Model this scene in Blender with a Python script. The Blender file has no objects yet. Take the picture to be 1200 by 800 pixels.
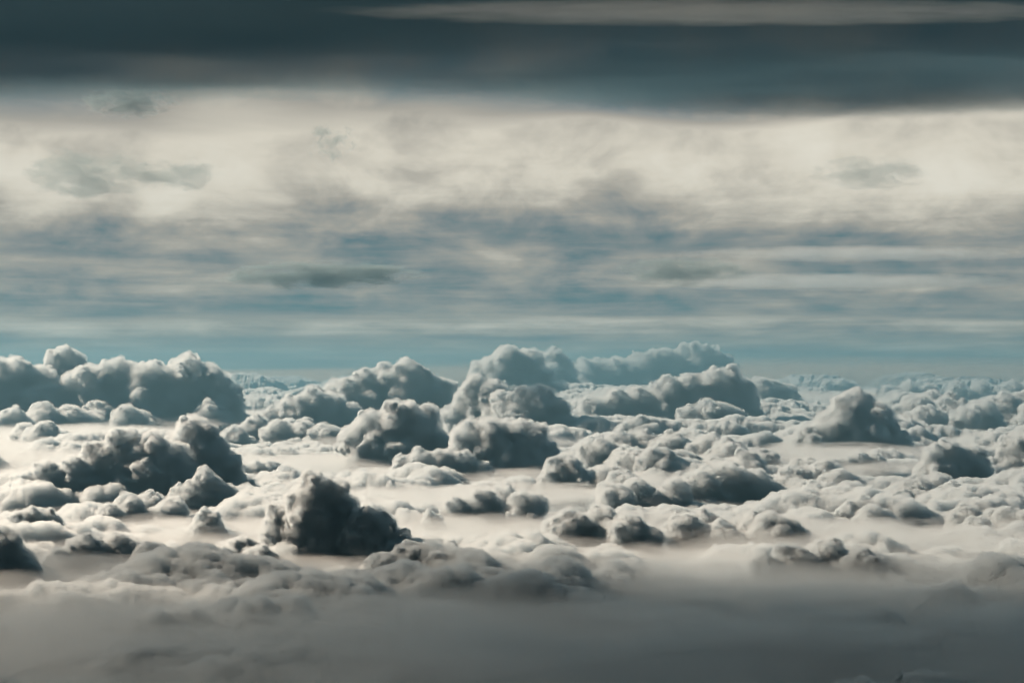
import bpy, math, random
import numpy as np
from mathutils import Vector, noise as mnoise

# ------------------------------------------------------------------ render, camera, sky, sun
S = bpy.context.scene
C = S.collection
S.render.engine = 'CYCLES'
S.cycles.use_denoising = True
S.cycles.use_adaptive_sampling = True
S.cycles.adaptive_threshold = 0.03
S.cycles.max_bounces = 12
S.cycles.volume_bounces = 3
S.cycles.diffuse_bounces = 2
S.cycles.transparent_max_bounces = 24
S.cycles.sample_clamp_indirect = 6
S.cycles.volume_step_rate = 1.0
S.cycles.volume_max_steps = 64
S.view_settings.view_transform = 'Standard'
S.view_settings.look = 'None'
S.view_settings.exposure = 1.45
S.view_settings.gamma = 1.0

# one unit is 100 m; the camera flies 1 km above the mean top of the cloud sea
CAM_H = 10.0
FPX = 1648.0           # focal length in photo pixels (1200 wide)
HY = 432.0             # horizon row of the photo
cam = bpy.data.cameras.new('camera')
cam.sensor_width = 36.0
cam.lens = 36.0 * FPX / 1200.0
cam.clip_start = 0.5
cam.clip_end = 20000
cam.shift_y = (HY - 400.0) / 1200.0
co = bpy.data.objects.new('camera', cam); C.objects.link(co)
co.location = (0, 0, CAM_H); co.rotation_euler = (math.radians(90), 0, 0)
S.camera = co

SUN_EL, SUN_AZ = 32.0, -64.0      # azimuth from the view direction (+Y), negative = left
w = bpy.data.worlds.new('World'); S.world = w; w.use_nodes = True
SUN_STR = 5.0


def nt_new(nt, typ, **kw):
    n = nt.nodes.new(typ)
    for k, v in kw.items():
        if k.startswith('i_'):
            key = k[2:]
            key = int(key) if key.isdigit() else key.replace('_', ' ')
            n.inputs[key].default_value = v
        else:
            setattr(n, k, v)
    return n


def srgb(r, g, b, k=1.0):
    f = lambda c: (c / 255 / 12.92) if c / 255 <= 0.04045 else ((c / 255 + 0.055) / 1.055) ** 2.4
    return (f(r) * k, f(g) * k, f(b) * k, 1)


def ramp(nt, stops, interp='LINEAR'):
    r = nt.nodes.new('ShaderNodeValToRGB'); e = r.color_ramp.elements; r.color_ramp.interpolation = interp
    while len(e) > 1: e.remove(e[-1])
    for k, (p, c) in enumerate(stops):
        x = e[0] if k == 0 else e.new(p)
        x.position = p; x.color = c if isinstance(c, tuple) else (c, c, c, 1)
    return r


def build_world():
    nt = w.node_tree; nt.nodes.clear(); L = nt.links.new
    out = nt_new(nt, 'ShaderNodeOutputWorld'); bg = nt_new(nt, 'ShaderNodeBackground')
    bg.inputs['Strength'].default_value = 0.10
    sky = nt_new(nt, 'ShaderNodeTexSky')
    sky.sky_type = 'NISHITA'; sky.sun_disc = False
    sky.sun_elevation = math.radians(SUN_EL); sky.sun_rotation = math.radians(SUN_AZ)
    sky.altitude = 3000
    tint = nt_new(nt, 'ShaderNodeMix', data_type='RGBA', blend_type='MULTIPLY')
    tint.inputs[0].default_value = 1.0; tint.inputs[7].default_value = SKY_TINT
    L(sky.outputs[0], tint.inputs[6])

    def M(op, a, b=None, c=None):
        n = nt.nodes.new('ShaderNodeMath'); n.operation = op
        for k, x in enumerate((a, b, c)):
            if x is None: continue
            if hasattr(x, 'links'): L(x, n.inputs[k])
            else: n.inputs[k].default_value = x
        return n.outputs[0]
    tc = nt_new(nt, 'ShaderNodeTexCoord')
    sep = nt_new(nt, 'ShaderNodeSeparateXYZ'); L(tc.outputs['Generated'], sep.inputs[0])
    X, Y, Z = sep.outputs
    zc = M('MAXIMUM', Z, 0.0)
    lz = M('LOGARITHM', M('ADD', zc, 0.03), math.e)

    def noise(kx, kz, detail, rough, dist, off):
        c = nt_new(nt, 'ShaderNodeCombineXYZ')
        L(M('MULTIPLY_ADD', X, kx, off), c.inputs[0]); L(M('MULTIPLY', Y, kx), c.inputs[1]); L(M('MULTIPLY', lz, kz), c.inputs[2])
        n = nt_new(nt, 'ShaderNodeTexNoise', i_Scale=1.0, i_Detail=detail, i_Roughness=rough, i_Distortion=dist)
        L(c.outputs[0], n.inputs['Vector']); return n.outputs[0]
    big = noise(3.0, 2.2, 2.0, 0.5, 0.0, 3.3)
    mid = noise(13.0, 3.6, 11.0, 0.58, 0.25, 7.7)
    fine = noise(9.0, 15.0, 10.0, 0.6, 0.3, 1.1)
    warp = M('ADD', M('MULTIPLY', M('SUBTRACT', big, 0.5), 0.6), M('MULTIPLY', M('SUBTRACT', mid, 0.5), 0.3))
    # veil cover by elevation: rows of the photo give sin(elevation)
    zz = M('MULTIPLY', zc, M('ADD', 1.0, warp))
    prof = ramp(nt, [(p / 0.40, v) for p, v in SKY_PROFILE])
    L(M('DIVIDE', zz, 0.40), prof.inputs[0])
    t = M('ADD', prof.outputs[0], M('MULTIPLY', M('SUBTRACT', mid, 0.5), 0.95))
    fa = ramp(nt, [(0.0, 0.45), (0.09, 0.4), (0.14, 0.15), (1.0, 0.15)]); L(zc, fa.inputs[0])
    t = M('ADD', t, M('MULTIPLY', M('SUBTRACT', fine, 0.5), fa.outputs[0]))
    col = ramp(nt, [(0.0, srgb(46, 82, 95)), (0.28, srgb(84, 116, 122)), (0.46, srgb(136, 142, 141)), (0.62, srgb(172, 168, 157)), (0.85, srgb(219, 213, 197)), (1.0, srgb(230, 225, 210))])
    L(t, col.inputs[0])
    ten = nt_new(nt, 'ShaderNodeMix', data_type='RGBA', blend_type='MULTIPLY'); ten.inputs[0].default_value = 1.0
    L(col.outputs[0], ten.inputs[6]); ten.inputs[7].default_value = (10 * VEIL, 10 * VEIL, 10 * VEIL, 1)
    cov = ramp(nt, [(0.02, 0.40), (0.42, 0.96)]); L(t, cov.inputs[0])
    mix = nt_new(nt, 'ShaderNodeMix', data_type='RGBA')
    L(cov.outputs[0], mix.inputs[0]); L(tint.outputs[2], mix.inputs[6]); L(ten.outputs[2], mix.inputs[7])
    L(mix.outputs[2], bg.inputs[0]); L(bg.outputs[0], out.inputs[0])


SKY_TINT = (0.055, 0.11, 0.13, 1)
VEIL = 0.405
SKY_PROFILE = [(0.0, .72), (0.012, .64), (0.021, .52), (0.0255, .66), (0.033, .72), (0.038, .46), (0.0485, .42), (0.056, .50), (0.075, .55), (0.083, .48), (0.092, .48),
               (0.113, .70), (0.14, .84), (0.171, .78), (0.183, .56), (0.20, .48), (0.225, .42), (0.25, .50), (0.262, .50), (0.30, .38), (0.40, .30)]


build_world()
sd = bpy.data.lights.new('sun', 'SUN'); sd.energy = SUN_STR; sd.angle = math.radians(0.53); sd.color = (1.0, 0.70, 0.49)
so = bpy.data.objects.new('sun', sd); C.objects.link(so)
_d = Vector((math.sin(math.radians(SUN_AZ)) * math.cos(math.radians(SUN_EL)), math.cos(math.radians(SUN_AZ)) * math.cos(math.radians(SUN_EL)), math.sin(math.radians(SUN_EL))))
so.rotation_euler = _d.to_track_quat('Z', 'Y').to_euler()
so.location = (-40, 60, 60)


# ------------------------------------------------------------------ materials
def vol_mat(name, density, color=(0.97, 0.98, 0.99, 1), aniso=0.45):
    m = bpy.data.materials.new(name); m.use_nodes = True
    nt = m.node_tree; nt.nodes.clear()
    out = nt_new(nt, 'ShaderNodeOutputMaterial'); v = nt_new(nt, 'ShaderNodeVolumePrincipled')
    v.inputs['Color'].default_value = color
    v.inputs['Density'].default_value = density
    v.inputs['Anisotropy'].default_value = aniso
    nt.links.new(v.outputs[0], out.inputs['Volume'])
    return m



def puffy(name, density, R):
    m = bpy.data.materials.new(name); m.use_nodes = True
    nt = m.node_tree; nt.nodes.clear(); L = nt.links.new
    out = nt_new(nt, 'ShaderNodeOutputMaterial'); v = nt_new(nt, 'ShaderNodeVolumePrincipled')
    v.inputs['Color'].default_value = DROP; v.inputs['Anisotropy'].default_value = G
    tc = nt_new(nt, 'ShaderNodeTexCoord')
    nz = nt_new(nt, 'ShaderNodeTexNoise', i_Scale=1.6/R, i_Detail=5.0, i_Roughness=0.6, i_Distortion=0.0); L(tc.outputs['Object'], nz.inputs['Vector'])
    n = nt_new(nt, 'ShaderNodeMath', operation='SUBTRACT'); L(nz.outputs[0], n.inputs[0]); n.inputs[1].default_value = 0.455
    n2 = nt_new(nt, 'ShaderNodeMath', operation='MULTIPLY', use_clamp=True); L(n.outputs[0], n2.inputs[0]); n2.inputs[1].default_value = 5
    n3 = nt_new(nt, 'ShaderNodeMath', operation='MULTIPLY'); L(n2.outputs[0], n3.inputs[0]); n3.inputs[1].default_value = density
    L(n3.outputs[0], v.inputs['Density']); L(v.outputs[0], out.inputs['Volume'])
    return m

# ------------------------------------------------------------------ billow displacement (geometry nodes, applied to meshes)
def billow_group():
    g = bpy.data.node_groups.new('billow', 'GeometryNodeTree')
    g.interface.new_socket('Geometry', in_out='INPUT', socket_type='NodeSocketGeometry')
    g.interface.new_socket('Size', in_out='INPUT', socket_type='NodeSocketFloat')
    g.interface.new_socket('Seed', in_out='INPUT', socket_type='NodeSocketFloat')
    g.interface.new_socket('Strength', in_out='INPUT', socket_type='NodeSocketFloat')
    g.interface.new_socket('Fray', in_out='INPUT', socket_type='NodeSocketFloat')
    g.interface.new_socket('Geometry', in_out='OUTPUT', socket_type='NodeSocketGeometry')
    N = g.nodes; L = g.links.new
    gi = N.new('NodeGroupInput'); go = N.new('NodeGroupOutput')
    cur = gi.outputs['Geometry']

    def math_(op, a, b=None):
        n = N.new('ShaderNodeMath'); n.operation = op
        for k, x in enumerate((a, b)):
            if x is None: continue
            if hasattr(x, 'links'): L(x, n.inputs[k])
            else: n.inputs[k].default_value = x
        return n.outputs[0]

    def vec(op, a, b=None, s=None):
        n = N.new('ShaderNodeVectorMath'); n.operation = op
        for k, x in enumerate((a, b)):
            if x is None: continue
            if hasattr(x, 'links'): L(x, n.inputs[k])
            else: n.inputs[k].default_value = x
        if s is not None:
            if hasattr(s, 'links'): L(s, n.inputs['Scale'])
            else: n.inputs['Scale'].default_value = s
        return n.outputs[0]

    for k, (fs, amp) in enumerate(((1.0, 0.40), (0.47, 0.34), (0.22, 0.36), (0.11, 0.34), (0.055, 0.26))):
        size = math_('MULTIPLY', gi.outputs['Size'], fs)
        pos = N.new('GeometryNodeInputPosition').outputs[0]; nor = N.new('GeometryNodeInputNormal').outputs[0]
        p = vec('SCALE', pos, None, math_('DIVIDE', 1.0, size))
        off = N.new('ShaderNodeCombineXYZ')
        L(gi.outputs['Seed'], off.inputs[0]); L(math_('MULTIPLY', gi.outputs['Seed'], 0.37 + k), off.inputs[1])
        p = vec('ADD', p, off.outputs[0])
        nz = N.new('ShaderNodeTexNoise'); nz.inputs['Scale'].default_value = 0.9; nz.inputs['Detail'].default_value = 2
        L(p, nz.inputs['Vector'])
        wv = vec('SCALE', vec('SUBTRACT', nz.outputs['Color'], (0.5, 0.5, 0.5)), None, 0.9)
        p = vec('ADD', p, wv)
        vo = N.new('ShaderNodeTexVoronoi'); vo.feature = 'SMOOTH_F1'; vo.inputs['Scale'].default_value = 1.0
        vo.inputs['Smoothness'].default_value = 0.12
        L(p, vo.inputs['Vector'])
        d2 = math_('POWER', vo.outputs['Distance'], 1.6)
        h = math_('MULTIPLY', math_('SUBTRACT', 0.32, d2), amp)
        h = math_('MULTIPLY', math_('MULTIPLY', h, size), gi.outputs['Strength'])
        if k:   # smooth stretches between knobbly ones
            q = N.new('ShaderNodeTexNoise'); q.inputs['Scale'].default_value = 0.22 if k < 3 else 0.10; q.inputs['Detail'].default_value = 1
            L(p, q.inputs['Vector']); mr = N.new('ShaderNodeMapRange')
            for nm, vv in (('From Min', 0.36), ('From Max', 0.62), ('To Min', 0.1), ('To Max', 1.6)): mr.inputs[nm].default_value = vv
            L(q.outputs[0], mr.inputs['Value']); h = math_('MULTIPLY', h, mr.outputs[0])
        sp = N.new('GeometryNodeSetPosition'); L(cur, sp.inputs['Geometry']); L(vec('SCALE', nor, None, h), sp.inputs['Offset'])
        cur = sp.outputs[0]
    pos = N.new('GeometryNodeInputPosition').outputs[0]; nor = N.new('GeometryNodeInputNormal').outputs[0]
    p = vec('SCALE', pos, None, math_('DIVIDE', 1.0, math_('MULTIPLY', gi.outputs['Size'], 0.45)))
    nz = N.new('ShaderNodeTexNoise'); nz.inputs['Scale'].default_value = 1.0; nz.inputs['Detail'].default_value = 6; nz.inputs['Roughness'].default_value = 0.62
    L(p, nz.inputs['Vector'])
    h = math_('MULTIPLY', math_('MULTIPLY', math_('SUBTRACT', nz.outputs[0], 0.5), gi.outputs['Size']), gi.outputs['Fray'])
    sp = N.new('GeometryNodeSetPosition'); L(cur, sp.inputs['Geometry']); L(vec('SCALE', nor, None, h), sp.inputs['Offset'])
    cur = sp.outputs[0]
    L(cur, go.inputs[0])
    return g


BILLOW = billow_group()
SOCK = {s.name: s.identifier for s in BILLOW.interface.items_tree if s.in_out == 'INPUT'}


def icosphere(sub=2):
    import bmesh
    bm = bmesh.new(); bmesh.ops.create_icosphere(bm, subdivisions=sub, radius=1.0)
    v = np.array([x.co[:] for x in bm.verts]); f = np.array([[q.index for q in p.verts] for p in bm.faces]); bm.free()
    return v, f


ICO_V, ICO_F = icosphere(2)


def mesh_of(name, V, F):
    me = bpy.data.meshes.new(name)
    me.from_pydata(V.tolist() if hasattr(V, 'tolist') else V, [], F.tolist() if hasattr(F, 'tolist') else F)
    return me


def bake(o, size, seed, strength, voxel=None, smooth=0, fray=0.35, again=False):
    if voxel:
        r = o.modifiers.new('r', 'REMESH'); r.mode = 'VOXEL'; r.voxel_size = voxel; r.adaptivity = 0
    if smooth:
        s = o.modifiers.new('s', 'SMOOTH'); s.iterations = smooth; s.factor = 0.5
    if strength:
        m = o.modifiers.new('b', 'NODES'); m.node_group = BILLOW
        m[SOCK['Size']] = float(size); m[SOCK['Seed']] = float(seed); m[SOCK['Strength']] = float(strength); m[SOCK['Fray']] = float(fray)
        if again:
            r = o.modifiers.new('r2', 'REMESH'); r.mode = 'VOXEL'; r.voxel_size = voxel; r.adaptivity = 0
    dg = bpy.context.evaluated_depsgraph_get(); dg.update()
    me = bpy.data.meshes.new_from_object(o.evaluated_get(dg), preserve_all_data_layers=False, depsgraph=dg)
    o.modifiers.clear(); old = o.data; o.data = me; bpy.data.meshes.remove(old)
    if again or voxel:
        drop_islands(me)
    me.shade_smooth()
    return me


def drop_islands(me):
    """keeps the largest connected body of the mesh"""
    n = len(me.vertices); e = np.empty(len(me.edges) * 2, dtype=np.int32); me.edges.foreach_get('vertices', e); e = e.reshape(-1, 2)
    lab = np.arange(n)
    while True:
        a, b = lab[e[:, 0]], lab[e[:, 1]]; k = a != b
        if not k.any(): break
        a, b = a[k], b[k]; hi, lo = np.maximum(a, b), np.minimum(a, b)
        lab[hi] = lo                       # hook the larger root under a smaller one, then flatten
        while True:
            nw = lab[lab]
            if (nw == lab).all(): break
            lab = nw
    u, c = np.unique(lab, return_counts=True)
    if len(u) < 2: return
    if np.sort(c)[-2] > 0.02 * n: print('BIG islands', me.name, np.sort(c)[-4:] / n)
    keep = u[c.argmax()]
    import bmesh
    bm = bmesh.new(); bm.from_mesh(me)
    bmesh.ops.delete(bm, geom=[v for v, l in zip(bm.verts, lab) if l != keep], context='VERTS')
    bm.to_mesh(me); bm.free()
    print('islands', me.name, len(u), c.max() / n)


def lobes_to_mesh(name, lobes):
    Vs, Fs, n = [], [], 0
    for (x, y, z, rx, ry, rz) in lobes:
        Vs.append(ICO_V * np.array([rx, ry, rz]) + np.array([x, y, z])); Fs.append(ICO_F + n); n += len(ICO_V)
    return mesh_of(name, np.vstack(Vs), np.vstack(Fs))


def dist_of(py):
    """distance at which the deck surface (z = 0) shows on row py of the photo"""
    return CAM_H * FPX / (py - HY)


def grow(lobes, rng, n=10, k=(0.34, 0.55), gen=1):
    out = list(lobes); src = lobes
    for g in range(gen):
        new = []
        for (x, y, z, rx, ry, rz) in src:
            for _ in range(n if g == 0 else 5):
                u = rng.uniform(-0.25, 1.0); a = rng.uniform(0, 2 * math.pi); s = math.sqrt(max(0, 1 - u * u))
                q = rng.uniform(*k)
                new.append((x + rx * s * math.cos(a) * 0.86, y + ry * s * math.sin(a) * 0.86, z + rz * u * 0.86, rx * q, ry * q, rz * q))
        out += new; src = new
    return out


def cumulus(label, base_py, heads, group=None, detail=1.7, strength=1.0, dens=10.0, seed=0, depth=1.0, size=None, slope=0.0, bulk=1.0):
    """heads: list of (px, py, r_px[, dy]) lobes read on the photo, set at the distance where the base meets the deck"""
    rng = random.Random(seed * 77 + 5)
    D0 = dist_of(base_py); L = []
    cx = sum(h[0] for h in heads) / len(heads)
    X0 = (cx - 600) / FPX * D0
    for h in heads:
        px, py, r = h[:3]; r *= bulk; D = D0 + (h[3] if len(h) > 3 else rng.uniform(-0.3, 0.6)) * r / FPX * D0
        if slope: D = D * (1 - slope) + dist_of(min(py + 1.3 * r, 700)) * slope
        R = r / FPX * D
        x = (px - 600) / FPX * D; z = CAM_H - (py - HY) / FPX * D
        if slope: L.append((x, D, z - 0.35 * R, R * 1.5, R * 1.5, R * 1.1))
        L.append((x, D, z, R, R * depth, R))
        # a column of smaller lobes carries the head down into the deck
        zz = z - 0.75 * R; Rr = R * 1.1
        while zz > -0.6 * Rr:
            L.append((x + rng.uniform(-.25, .25) * R, D + rng.uniform(0, .4) * R, zz, Rr, Rr * depth, Rr * 0.9)); zz -= 0.8 * Rr; Rr *= 1.2
        for _ in range(4):
            a = rng.uniform(0, 2 * math.pi); q = rng.uniform(0.4, 0.75) * R
            L.append((x + math.cos(a) * R * rng.uniform(0.9, 1.5), D + math.sin(a) * R * rng.uniform(0.7, 1.3), z - rng.uniform(0.55, 1.3) * R, q * 1.2, q * 1.1, q * 0.85))
    hs = sorted([(l[0], l[1], l[2], l[3]) for l in L], key=lambda q: q[0])
    for p, q in zip(hs, hs[1:]):          # saddles between neighbouring heads
        dd = math.dist(p[:3], q[:3]); r = 0.5 * (p[3] + q[3]); n = int(dd / (0.8 * r))
        for i in range(n):
            t = (i + 1) / (n + 1); L.append((p[0] + (q[0] - p[0]) * t, p[1] + (q[1] - p[1]) * t, p[2] + (q[2] - p[2]) * t - 0.35 * r, r * 0.85, r * 0.85, r * 0.7))
    rmean = sum(l[3] for l in L) / len(L)
    L = grow(L, rng)
    L = [(x - X0, y - D0, z, a, b, c) for (x, y, z, a, b, c) in L]
    me = lobes_to_mesh('cumulus_cloud', L)
    o = bpy.data.objects.new('cumulus_cloud', me); C.objects.link(o); o.location = (X0, D0, 0)
    vox = detail / FPX * D0
    bake(o, (1.7 if slope else 1.15) * rmean, seed * 3.7 + 1.3, strength, vox, 1, 0.32, base_py > 512)
    o.data.materials.append(puffy('cumulus_droplets', dens, rmean))
    o['label'] = label; o['category'] = 'cloud'
    if group: o['group'] = group
    # thin ragged outer veil of the cloud
    ve = lobes_to_mesh('veil', [(x, y, z, a * 1.10, b * 1.10, c * 1.10) for (x, y, z, a, b, c) in L])
    vo = bpy.data.objects.new('veil', ve); C.objects.link(vo)
    bake(vo, 1.5 * rmean, seed * 2.9 + 7.3, 0.55, vox * 2.2, 1, 0.85, False)
    vo.parent = o; vo.data.materials.append(VEIL_MAT(dens * 0.08))
    return o


def deck():
    rng = random.Random(11)
    az = np.radians(np.linspace(-31, 31, 820)); R = 20.0 * (1100 / 20.0) ** np.linspace(0, 1, 600)
    A, RR = np.meshgrid(az, R)
    X = RR * np.sin(A); Y = RR * np.cos(A)
    # gentle swell of the whole layer on a coarse grid, then interpolated
    xs = X[::6, ::6]; ys = Y[::6, ::6]; zz = np.empty(xs.shape)
    for i in range(xs.shape[0]):
        for j in range(xs.shape[1]):
            x, y = xs[i, j], ys[i, j]
            zz[i, j] = mnoise.fractal(Vector((x * .022, y * .022, 1.7)), 0.8, 2.0, 4) * (0.8 if y < 120 else 1.4) - 0.4
    ri = np.linspace(0, zz.shape[0] - 1, X.shape[0]); ci = np.linspace(0, zz.shape[1] - 1, X.shape[1])
    t1 = np.array([np.interp(ci, np.arange(zz.shape[1]), row) for row in zz])
    Z = np.array([np.interp(ri, np.arange(zz.shape[0]), t1[:, j]) for j in range(X.shape[1])]).T
    # nameless mounds of the layer
    for k in range(420):
        D = 34.0 * (900 / 34.0) ** rng.random(); a = math.radians(rng.uniform(-30, 30))
        r = rng.uniform(0.6, 1.0) ** 2 * (4.2 + 0.032 * D) * (0.75 if D < 60 else 1)
        cx, cy = D * math.sin(a), D * math.cos(a); ex = rng.uniform(1.0, 1.9); h = r * rng.uniform(0.35, 0.8) * (0.55 if D < 160 else 0.75)
        i0 = int(np.searchsorted(R, D - r * 1.2)); i1 = int(np.searchsorted(R, D + r * 1.2)) + 1
        xx = X[i0:i1]; yy = Y[i0:i1]
        q = 1 - ((xx - cx) / (r * ex)) ** 2 - ((yy - cy) / r) ** 2
        cap = np.sqrt(np.clip(q, 0, 1)) * h - 0.35 * h
        base = Z[i0:i1]
        Z[i0:i1] = np.where(q > 0, np.maximum(base, base * 0.3 + cap), base)
    n = X.size; nr, nc = X.shape
    V = np.stack([X, Y, Z], -1).reshape(-1, 3)
    idx = np.arange(n).reshape(nr, nc)
    F = np.stack([idx[:-1, :-1], idx[:-1, 1:], idx[1:, 1:], idx[1:, :-1]], -1).reshape(-1, 4)
    # closed slab: rim loop dropped to a floor
    rim = list(idx[0, :]) + list(idx[1:, -1]) + list(idx[-1, -2::-1]) + list(idx[-2:0, 0])
    VB = V[rim].copy(); VB[:, 2] = -14.0
    m = len(rim); Fl = F.tolist()
    for k in range(m):
        j = (k + 1) % m
        Fl.append([int(rim[j]), int(rim[k]), n + k, n + j])
    Fl.append([n + k for k in range(m)])
    V = np.vstack([V, VB])
    me = mesh_of('cloud_sea', V, Fl)
    o = bpy.data.objects.new('cloud_sea', me); C.objects.link(o)
    bake(o, 6.5, 3.3, 0.85, smooth=1, fray=0.3)
    o.data.materials.append(CLOUD_MID)
    o['kind'] = 'structure'
    return o


DROP = (0.765, 0.87, 0.94, 1); G = 0.55
VEIL_MAT = lambda d: vol_mat('veil_droplets', d, DROP, G)
CLOUD_MID = vol_mat('cloud_sea_droplets', 3.5, DROP, G)
deck()

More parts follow.
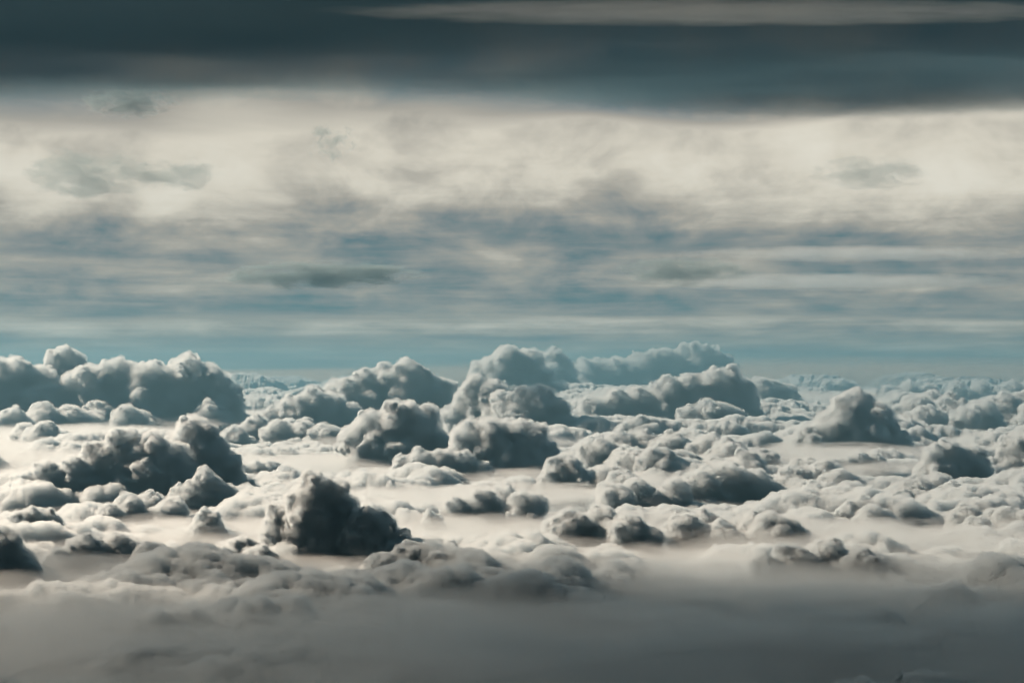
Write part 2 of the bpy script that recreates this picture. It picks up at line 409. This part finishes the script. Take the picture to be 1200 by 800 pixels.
BACK, MIDDLE, FRONT = 'cumulus heads along the far edge of the cloud sea', 'cumulus heads in the middle of the cloud sea', 'cumulus heads in the near part of the cloud sea'
CUMULI = [
    ('low grey hollowed puff below the face of the left giant', 628, FRONT, [(150, 592, 13), (175, 588, 12), (200, 594, 13), (130, 600, 10)]),
    ('low grey puff below and left of the clumped cloud', 668, FRONT, [(285, 642, 13), (305, 650, 12), (265, 650, 10)]),
    ('pale rounded mound below the dark oblong cloud on the right', 606, FRONT, [(1075, 572, 13), (1098, 568, 13), (1118, 576, 11), (1058, 580, 9)]),
    ('pale low mound just in front of the darkest cloud', 615, FRONT, [(560, 588, 15), (590, 584, 15), (618, 590, 15), (535, 594, 12)]),
    ('pale broad mound below the bright hump in the bright centre', 650, FRONT, [(665, 616, 17), (700, 612, 18), (735, 620, 17), (760, 628, 12)]),
    ('pale mound between the bright centre and the soft dark faced cloud', 655, FRONT, [(800, 618, 15), (825, 612, 15), (845, 622, 13)]),
    ('pale low mound under the two tiny dark puffs', 690, FRONT, [(480, 655, 18), (515, 662, 16), (450, 662, 15), (550, 668, 13)]),
    ('pale low mound lowest on the right below the soft dark faced cloud', 690, FRONT, [(930, 655, 17), (970, 650, 18), (1010, 658, 16), (895, 662, 13)]),
    ('pale mound at the lower left right of the darkest lump', 690, FRONT, [(100, 645, 17), (140, 640, 16), (175, 650, 15), (70, 655, 13)]),
    # ---- far row
    ('long flat-topped dark bank along the left edge of the far row', 503, BACK, [(-40, 450, 26), (10, 446, 26), (45, 450, 22), (100, 448, 22), (135, 448, 22), (170, 445, 22), (215, 443, 24), (248, 450, 20), (270, 458, 12), (120, 470, 22), (60, 474, 24)]),
    ('dark round turret rising above the left end of the far bank', 500, BACK, [(76, 424, 18), (80, 440, 19), (66, 445, 15), (90, 434, 12)]),
    ('bright peaked cumulus left of centre in the far row with a shaded grey hollow', 500, BACK, [(478, 434, 14), (455, 446, 18), (495, 446, 15), (430, 454, 18), (400, 462, 18), (520, 456, 13), (372, 470, 16), (345, 478, 12)]),
    ('big dark rounded head in the far row right of the bright peak', 478, BACK, [(592, 432, 24), (617, 436, 22), (572, 440, 18), (638, 446, 14)]),
    ('small dark head just behind and right of the big dark rounded one', 466, BACK, [(648, 421, 12), (660, 427, 10), (636, 428, 9)]),
    ('long low ridge right of centre in the far row ending in pale peaks', 462, BACK, [(690, 440, 18), (720, 436, 18), (748, 432, 18), (775, 426, 16), (800, 418, 13), (815, 412, 11), (832, 416, 11), (705, 446, 18), (850, 425, 9)]),
    ('pale sloping ridge below the long far ridge with a smoky shaded face', 500, BACK, [(835, 445, 14), (858, 444, 13), (808, 454, 17), (780, 462, 18), (750, 470, 17), (720, 474, 16), (690, 478, 15), (870, 458, 14)]),
    ('hazy pale puff alone on the right of the far ridge above the cloud sea', 480, BACK, [(890, 452, 11), (905, 456, 12), (925, 460, 10), (872, 462, 10)]),
    ('small dim slate shred hanging over the haze above the right dome', 462, BACK, [(968, 450, 6), (985, 450, 7), (1000, 452, 6)]),
    ('faint low dark bank fading into haze near the right edge', 470, BACK, [(1040, 458, 8), (1065, 456, 10), (1090, 458, 9), (1120, 456, 10), (1150, 455, 10), (1185, 456, 10), (1210, 455, 12)]),
    # ---- second row
    ('long soft grey bank below the far left bank', 520, MIDDLE, [(15, 492, 14), (50, 488, 15), (85, 488, 14), (115, 484, 13), (150, 488, 13), (185, 480, 14), (215, 478, 14), (245, 484, 13)]),
    ('dark low lump at the left edge beneath the soft grey bank', 530, MIDDLE, [(30, 508, 12), (50, 510, 14), (70, 514, 10)]),
    ('broad dim head with dark face below the bright peak of the far row', 508, MIDDLE, [(340, 478, 13), (365, 474, 16), (390, 478, 16), (410, 486, 12), (320, 486, 10)]),
    ('soft pale mound between the left giant and the broad dim head', 528, MIDDLE, [(300, 500, 13), (325, 505, 13), (355, 505, 13), (380, 508, 12), (275, 508, 10)]),
    ('left dome of dark smoky billows in front of the bright far peak', 552, MIDDLE, [(470, 494, 22), (490, 505, 24), (450, 505, 20), (430, 500, 15), (440, 522, 18), (510, 520, 18), (418, 512, 12)]),
    ('twin dark head whose left half stands highest at the centre of the cloud sea', 512, MIDDLE, [(562, 462, 18), (578, 466, 18), (550, 470, 14), (572, 482, 20)]),
    ('broad dark head right of the twin one and overlapping it at the centre', 514, MIDDLE, [(612, 470, 14), (628, 478, 20), (648, 485, 16), (600, 486, 18), (590, 478, 16)]),
    ('darkest cloud of all with a wide teal face and thin bright rim at the centre', 563, MIDDLE, [(545, 512, 16), (572, 508, 17), (600, 514, 20), (622, 520, 20), (640, 530, 12), (590, 530, 22), (560, 528, 20)]),
    ('low dark ridge with bright knobbly crest left of the darkest cloud', 568, MIDDLE, [(470, 544, 10), (492, 540, 13), (515, 540, 14), (540, 545, 14), (565, 552, 10)]),
    ('small lit cumulus with crisp white rim right of centre', 521, MIDDLE, [(755, 498, 11), (740, 502, 10), (770, 502, 11), (727, 507, 8), (786, 508, 8)]),
    ('wide dark low cloud directly right of the small lit cumulus', 508, MIDDLE, [(810, 488, 13), (832, 484, 14), (852, 487, 14), (868, 492, 9)]),
    ('large domed cumulus towering on the right with overlapping dark billows', 535, MIDDLE, [(1000, 486, 22), (1018, 496, 24), (985, 495, 20), (1032, 508, 18), (965, 505, 16), (948, 512, 12), (1000, 515, 20)]),
    ('left lobe of the pale brown bank along the right edge', 508, MIDDLE, [(1070, 478, 15), (1092, 472, 15), (1112, 476, 14), (1085, 490, 14)]),
    ('right lobe of the pale brown bank cut by the right edge', 512, MIDDLE, [(1150, 482, 14), (1175, 476, 15), (1200, 474, 15), (1225, 478, 16), (1130, 488, 11)]),
    ('dark oblong cloud between the right dome and the right edge', 566, MIDDLE, [(1112, 530, 14), (1135, 538, 16), (1095, 534, 12), (1150, 550, 10)]),
    ('dark lump cut by the right edge beside the dark oblong cloud', 560, MIDDLE, [(1192, 524, 16), (1210, 528, 18), (1180, 535, 10)]),
    ('small lit puff with a dark core under the large right dome', 556, MIDDLE, [(1008, 538, 10), (1024, 540, 10), (992, 542, 8), (975, 545, 8)]),
    # ---- third row
    ('largest cumulus on the left with a black teal heart-shaped face', 590, FRONT, [(182, 532, 22), (165, 542, 17), (205, 542, 19), (138, 518, 13), (112, 532, 14), (152, 512, 11), (190, 556, 17), (125, 548, 12)]),
    ('tall peaked cloud with white rimmed slope behind the left giant', 585, FRONT, [(222, 505, 17), (236, 510, 17), (250, 530, 17), (262, 548, 16), (272, 562, 14), (282, 574, 9), (235, 535, 20)]),
    ('rounded lit knob at the left foot of the left giant', 592, FRONT, [(52, 552, 14), (70, 560, 14), (85, 548, 14), (42, 562, 8), (100, 555, 13)]),
    ('ragged wispy cloud leaning on the right foot of the left giant', 600, FRONT, [(240, 555, 9), (250, 568, 12), (228, 572, 11), (268, 578, 10), (210, 575, 9)]),
    ('small pale round puff right of the slope of the left giant', 563, FRONT, [(300, 548, 9), (318, 548, 10), (285, 551, 7), (332, 552, 6)]),
    ('round headed cloud with bright white left rim right of the darkest cloud', 582, FRONT, [(660, 548, 16), (672, 555, 16), (648, 552, 13)]),
    ('bright hump with dark wedge shaped flank right of the round headed cloud', 598, FRONT, [(712, 560, 15), (728, 566, 15), (745, 575, 14), (720, 580, 14)]),
    ('broad bright cloud with a dark slot under its crest right of centre', 575, FRONT, [(700, 525, 14), (728, 520, 15), (758, 520, 15), (788, 522, 15), (770, 540, 16), (745, 540, 14), (800, 540, 12)]),
    ('streaky combed cloud sloping down right of the broad bright one', 598, FRONT, [(830, 525, 16), (855, 530, 16), (875, 545, 16), (850, 560, 18), (820, 565, 16), (885, 565, 14), (790, 575, 14), (895, 535, 10)]),
    ('sharp crested pale cloud in front of the right dome', 600, FRONT, [(945, 548, 13), (965, 556, 15), (985, 565, 15), (1000, 578, 14), (930, 560, 14), (960, 580, 16)]),
    ('dark folded cloud low on the right below the sharp crest', 625, FRONT, [(1010, 596, 14), (1025, 605, 14), (995, 600, 12), (1040, 612, 9)]),
    ('soft dark faced cloud in the right foreground', 655, FRONT, [(885, 614, 16), (905, 618, 18), (925, 624, 13), (865, 618, 12), (940, 632, 7)]),
    ('smoky cloud with dark lobes by the right edge of the foreground', 640, FRONT, [(1130, 605, 14), (1155, 600, 15), (1180, 608, 16), (1205, 612, 15), (1145, 618, 12)]),
    ('left lobe of the dark clumped cloud in the left foreground', 655, FRONT, [(322, 600, 10), (338, 604, 13), (350, 598, 12), (330, 615, 12)]),
    ('upright dark middle lobe of the clumped cloud in the left foreground', 655, FRONT, [(365, 570, 16), (378, 582, 20), (395, 580, 16), (372, 605, 20), (405, 592, 10)]),
    ('round dark right lobe of the clumped cloud in the left foreground', 658, FRONT, [(425, 612, 17), (445, 618, 17), (410, 622, 16), (430, 632, 16), (458, 630, 9)]),
    ('small dark egg shaped cloud left of the clumped cloud', 636, FRONT, [(246, 612, 12), (240, 605, 10), (253, 620, 9)]),
    ('dark ragged lump at the left edge below the lit knob', 648, FRONT, [(38, 605, 12), (55, 612, 14), (20, 612, 12), (70, 622, 9)]),
    ('darkest lump of the left foreground cut by the left edge', 695, FRONT, [(2, 640, 20), (22, 655, 16), (-12, 655, 22)]),
    ('tiny dark puff in the pale field below the darkest cloud', 628, FRONT, [(503, 604, 7), (512, 610, 7)]),
    ('tiny dark puff lowest in the pale field right of the clumped cloud', 658, FRONT, [(528, 640, 9), (520, 648, 7)]),
]
SLOPING = ('low grey', 'pale rounded mound', 'pale low mound', 'pale broad', 'pale mound', 'soft grey bank', 'bright hump', 'broad bright', 'streaky combed', 'sharp crested', 'soft dark faced', 'smoky cloud', 'dark folded', 'pale brown bank', 'soft pale mound', 'peaked headland')
for k, (lab, base, grp, heads) in enumerate(CUMULI):
    sl = 0.75 if any(t in lab for t in SLOPING) else 0.0
    cumulus(lab, base, heads, grp, seed=k + 1, slope=sl, bulk=1.1 if grp == MIDDLE and not sl else 1.0, strength=0.5 if sl else 1.0, dens=2400.0 / dist_of(base))


def mist():
    """thin mist that fills the hollows of the cloud sea, thickest under the camera"""
    az = np.radians(np.linspace(-30, 30, 160)); R = 19.0 * (420 / 19.0) ** np.linspace(0, 1, 150)
    A, RR = np.meshgrid(az, R); X = RR * np.sin(A); Y = RR * np.cos(A); Z = np.zeros_like(X)
    for i in range(X.shape[0]):
        for j in range(X.shape[1]):
            d = R[i]
            top = np.interp(d, [19, 50, 78, 100, 130, 260, 400, 420], [1.9, 1.5, 0.8, 0.0, -0.3, 0.5, 0.3, -2.0])
            Z[i, j] = top + mnoise.fractal(Vector((X[i, j] * .06, Y[i, j] * .045, 8.2)), 0.75, 2.0, 5) * 0.8
    n = X.size; idx = np.arange(n).reshape(X.shape)
    F = np.stack([idx[:-1, :-1], idx[:-1, 1:], idx[1:, 1:], idx[1:, :-1]], -1).reshape(-1, 4)
    V = np.stack([X, Y, Z], -1).reshape(-1, 3)
    rim = list(idx[0, :]) + list(idx[1:, -1]) + list(idx[-1, -2::-1]) + list(idx[-2:0, 0]); m = len(rim)
    VB = V[rim].copy(); VB[:, 2] = -8.0; Fl = F.tolist()
    for k in range(m):
        Fl.append([int(rim[(k + 1) % m]), int(rim[k]), n + k, n + (k + 1) % m])
    Fl.append([n + k for k in range(m)])
    me = mesh_of('mist', np.vstack([V, VB]), Fl); me.shade_smooth()
    o = bpy.data.objects.new('mist', me); C.objects.link(o); o['kind'] = 'stuff'
    me.materials.append(vol_mat('mist_droplets', 0.13, DROP, G))
    return o


mist()


def wispy_mat(name, dens, freq, seed, cut=0.30, sharp=1.6, amp=2.0, detail=7.0, g=0.6, color=None, soft=3.0, wob=0.0):
    m = bpy.data.materials.new(name); m.use_nodes = True
    nt = m.node_tree; nt.nodes.clear(); L = nt.links.new
    out = nt_new(nt, 'ShaderNodeOutputMaterial'); v = nt_new(nt, 'ShaderNodeVolumePrincipled')
    v.inputs['Color'].default_value = color or DROP; v.inputs['Anisotropy'].default_value = g
    tc = nt_new(nt, 'ShaderNodeTexCoord'); mp = nt_new(nt, 'ShaderNodeMapping'); L(tc.outputs['Object'], mp.inputs[0])
    mp.inputs['Scale'].default_value = freq; mp.inputs['Location'].default_value = (seed * 3.1, seed * 1.7, seed)
    nz = nt_new(nt, 'ShaderNodeTexNoise', i_Scale=1.0, i_Detail=detail, i_Roughness=0.58, i_Distortion=0.4); L(mp.outputs[0], nz.inputs['Vector'])

    def M(op, a, b=None, c=None, clamp=False):
        n = nt.nodes.new('ShaderNodeMath'); n.operation = op; n.use_clamp = clamp
        for k, x in enumerate((a, b, c)):
            if x is None: continue
            if hasattr(x, 'links'): L(x, n.inputs[k])
            else: n.inputs[k].default_value = x
        return n.outputs[0]
    dt = nt_new(nt, 'ShaderNodeVectorMath', operation='DOT_PRODUCT'); L(tc.outputs['Object'], dt.inputs[0]); L(tc.outputs['Object'], dt.inputs[1])
    fall = M('SUBTRACT', 1.0, dt.outputs['Value'])
    f = M('ADD', fall, M('MULTIPLY', M('SUBTRACT', nz.outputs[0], 0.5), amp))
    f = M('MULTIPLY', M('SUBTRACT', f, cut), sharp, clamp=True)
    if wob:      # wandering outline
        wn = nt_new(nt, 'ShaderNodeTexNoise', i_Scale=3.1, i_Detail=5.0, i_Roughness=0.6); L(tc.outputs['Object'], wn.inputs['Vector'])
        fall = M('MULTIPLY_ADD', M('SUBTRACT', wn.outputs[0], 0.62), wob, fall)
    edge = M('MULTIPLY', fall, soft, clamp=True); edge = M('MULTIPLY', edge, edge)
    L(M('MULTIPLY', M('MULTIPLY', f, edge), dens), v.inputs['Density'])
    L(v.outputs[0], out.inputs['Volume'])
    return m


def stratus(label, name, loc, rad, dens, freq, seed, group=None, cat='cloud', yaw=0.0, **kw):
    me = lobes_to_mesh(name, [(0, 0, 0, 1, 1, 1)])
    o = bpy.data.objects.new(name, me); C.objects.link(o)
    me.shade_smooth()
    o.location = loc; o.scale = rad; o.rotation_euler.z = math.radians(yaw)
    me.materials.append(wispy_mat(name + '_droplets', dens, freq, seed, **kw))
    if cat: o['label'] = label; o['category'] = cat
    else: o['kind'] = 'stuff'
    if group: o['group'] = group
    return o


def high(label, px, py, a, b, h, dens, seed, freq=(3, 2, 1.5), depth=1.3, name='high_cloud', **kw):
    D = h * FPX / (HY - py)
    s_ = D / FPX
    return stratus(label, name, ((px - 600) * s_, D, CAM_H + h), (a * s_, b * s_ * depth, b * s_), dens, freq, seed, 'high clouds above the cloud sea', **kw)


# ragged banks of mist over the near deck
for k, (x, y, z, a, b, c) in enumerate([(-14, 48, 0.4, 26, 12, 1.6), (12, 46, 0.4, 26, 12, 1.6), (6, 64, 0.1, 30, 12, 1.5), (-26, 64, 0.1, 20, 12, 1.5), (20, 78, 0.3, 20, 10, 1.5), (-8, 82, 0.2, 22, 10, 1.4)]):
    stratus('', 'mist_bank', (x, y, z), (a, b, c), 0.7, (5.5, 4.0, 1.2), 20.0 + k, None, cat=None, cut=0.35, sharp=1.2, amp=3.0, g=G)
_r = random.Random(9)
for k in range(26):     # torn mist lying in the hollows between the towers
    D = 98 * (430 / 98) ** ((k + _r.random()) / 26); a = math.radians(_r.uniform(-21, 21)); q = D / 100
    stratus('', 'mist_bank', (D * math.sin(a), D * math.cos(a), 0.15 + 0.3 * q), (_r.uniform(9, 16) * (0.5 + 0.6 * q), _r.uniform(5, 8) * (0.6 + 0.6 * q), 0.7 + 0.6 * q), 0.75 / q, (4.0, 3.0, 2.0), 40.0 + k, None, cat=None, cut=0.3, sharp=1.2, amp=3.0, g=G)
# long low banks of haze into which the far end of the cloud sea melts
for k, (x, y, z, a, b, c) in enumerate([(150, 820, 2, 420, 150, 13), (-260, 950, 0, 480, 160, 12), (300, 980, 3, 560, 110, 18), (-160, 820, 1, 300, 120, 10)]):
    stratus('', 'haze_bank', (x, y, z), (a, b, c), 0.022, (9, 4, 1.6), 30.0 + k, None, cat=None, cut=0.0, sharp=1.0, amp=1.6, g=0.2, color=(0.58, 0.56, 0.53, 1))

# slate sheet that fills the top of the frame and reaches overhead; it shades the near deck
SHADE_SLATE = (0.10, 0.20, 0.27, 1); SHADE_TINT = (0.26, 0.37, 0.43, 1)  # absorbing tints put cloud shade and teal sky gaps into the droplet colour
stratus('slate grey cloud sheet along the whole top of the photo', 'high_cloud', (-20, 9.0, 27), (180, 87, 3.4), 9.0, (5, 11, 1.4), 3.0, 'high clouds above the cloud sea', wob=1.1, cut=-0.15, sharp=1.2, amp=2.6, detail=10.0, color=SHADE_SLATE, g=0.3)
high('broad dark blue band below the top sheet on the right', 980, 95, 480, 48, 42, 0.35, 5.0, (4.5, 4.0, 1.6), cut=0.0, sharp=0.8, amp=1.8, color=SHADE_SLATE, g=0.3)
high('pale grey sky gap drawn as a streak across the top edge of the photo under the slate sheet', 850, 14, 520, 18, 13, 1.2, 21.0, (7, 3.5, 2.5), depth=2.0, cut=0.1, sharp=1.0, amp=2.4, color=(0.86, 0.92, 0.95, 1), g=0.1)  # bright sky gap built as a cloud; its paler colour stands for the brightness
K = dict(sharp=1.3, amp=4.2, detail=10.0, color=SHADE_TINT, g=0.2)
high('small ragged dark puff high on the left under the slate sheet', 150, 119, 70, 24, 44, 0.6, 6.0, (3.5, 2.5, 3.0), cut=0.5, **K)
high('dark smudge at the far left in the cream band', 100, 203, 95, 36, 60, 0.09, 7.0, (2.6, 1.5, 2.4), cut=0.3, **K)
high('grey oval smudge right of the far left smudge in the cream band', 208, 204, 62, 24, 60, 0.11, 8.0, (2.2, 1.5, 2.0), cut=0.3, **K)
high('thin teal lens shaped sky gap drawn as cloud with pointed ends left of centre', 378, 322, 140, 21, 50, 0.32, 9.0, (3.6, 2.5, 2.4), cut=0.4, **K)  # open blue sky between clouds, rendered as a thin absorbing volume
high('long pale streak with feathered edge on the right above a second one', 1010, 297, 260, 12, 50, 0.35, 10.0, (6, 2.5, 1.5), g=0.7, amp=1.8, sharp=0.8)
high('pale streak on the right running below the long one', 980, 330, 280, 13, 45, 0.35, 11.0, (6, 2.5, 1.5), g=0.7, amp=1.8, sharp=0.8)
high('dim teal sky gap drawn as a smudge right of centre between two pale streaks', 800, 318, 90, 20, 52, 0.14, 12.0, (3, 1.5, 2.0), cut=0.2, **K)  # sky gap between the streaks, built as a tinted volume
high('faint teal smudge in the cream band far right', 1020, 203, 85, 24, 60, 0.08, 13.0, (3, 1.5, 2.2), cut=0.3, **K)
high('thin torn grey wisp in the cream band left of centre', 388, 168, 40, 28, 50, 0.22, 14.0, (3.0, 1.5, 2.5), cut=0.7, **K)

HAZE = vol_mat('haze_air', 0.0021, (0.125, 0.30, 0.425, 1), 0.2)
bx = bpy.data.meshes.new('haze')
bx.from_pydata([(-1400, -20, -16), (1400, -20, -16), (1400, 1130, -16), (-1400, 1130, -16), (-1400, -20, 22), (1400, -20, 22), (1400, 1130, 22), (-1400, 1130, 22)], [],
               [(3, 2, 1, 0), (4, 5, 6, 7), (0, 1, 5, 4), (1, 2, 6, 5), (2, 3, 7, 6), (3, 0, 4, 7)])
hz = bpy.data.objects.new('haze', bx); C.objects.link(hz); bx.materials.append(HAZE); hz['kind'] = 'stuff'
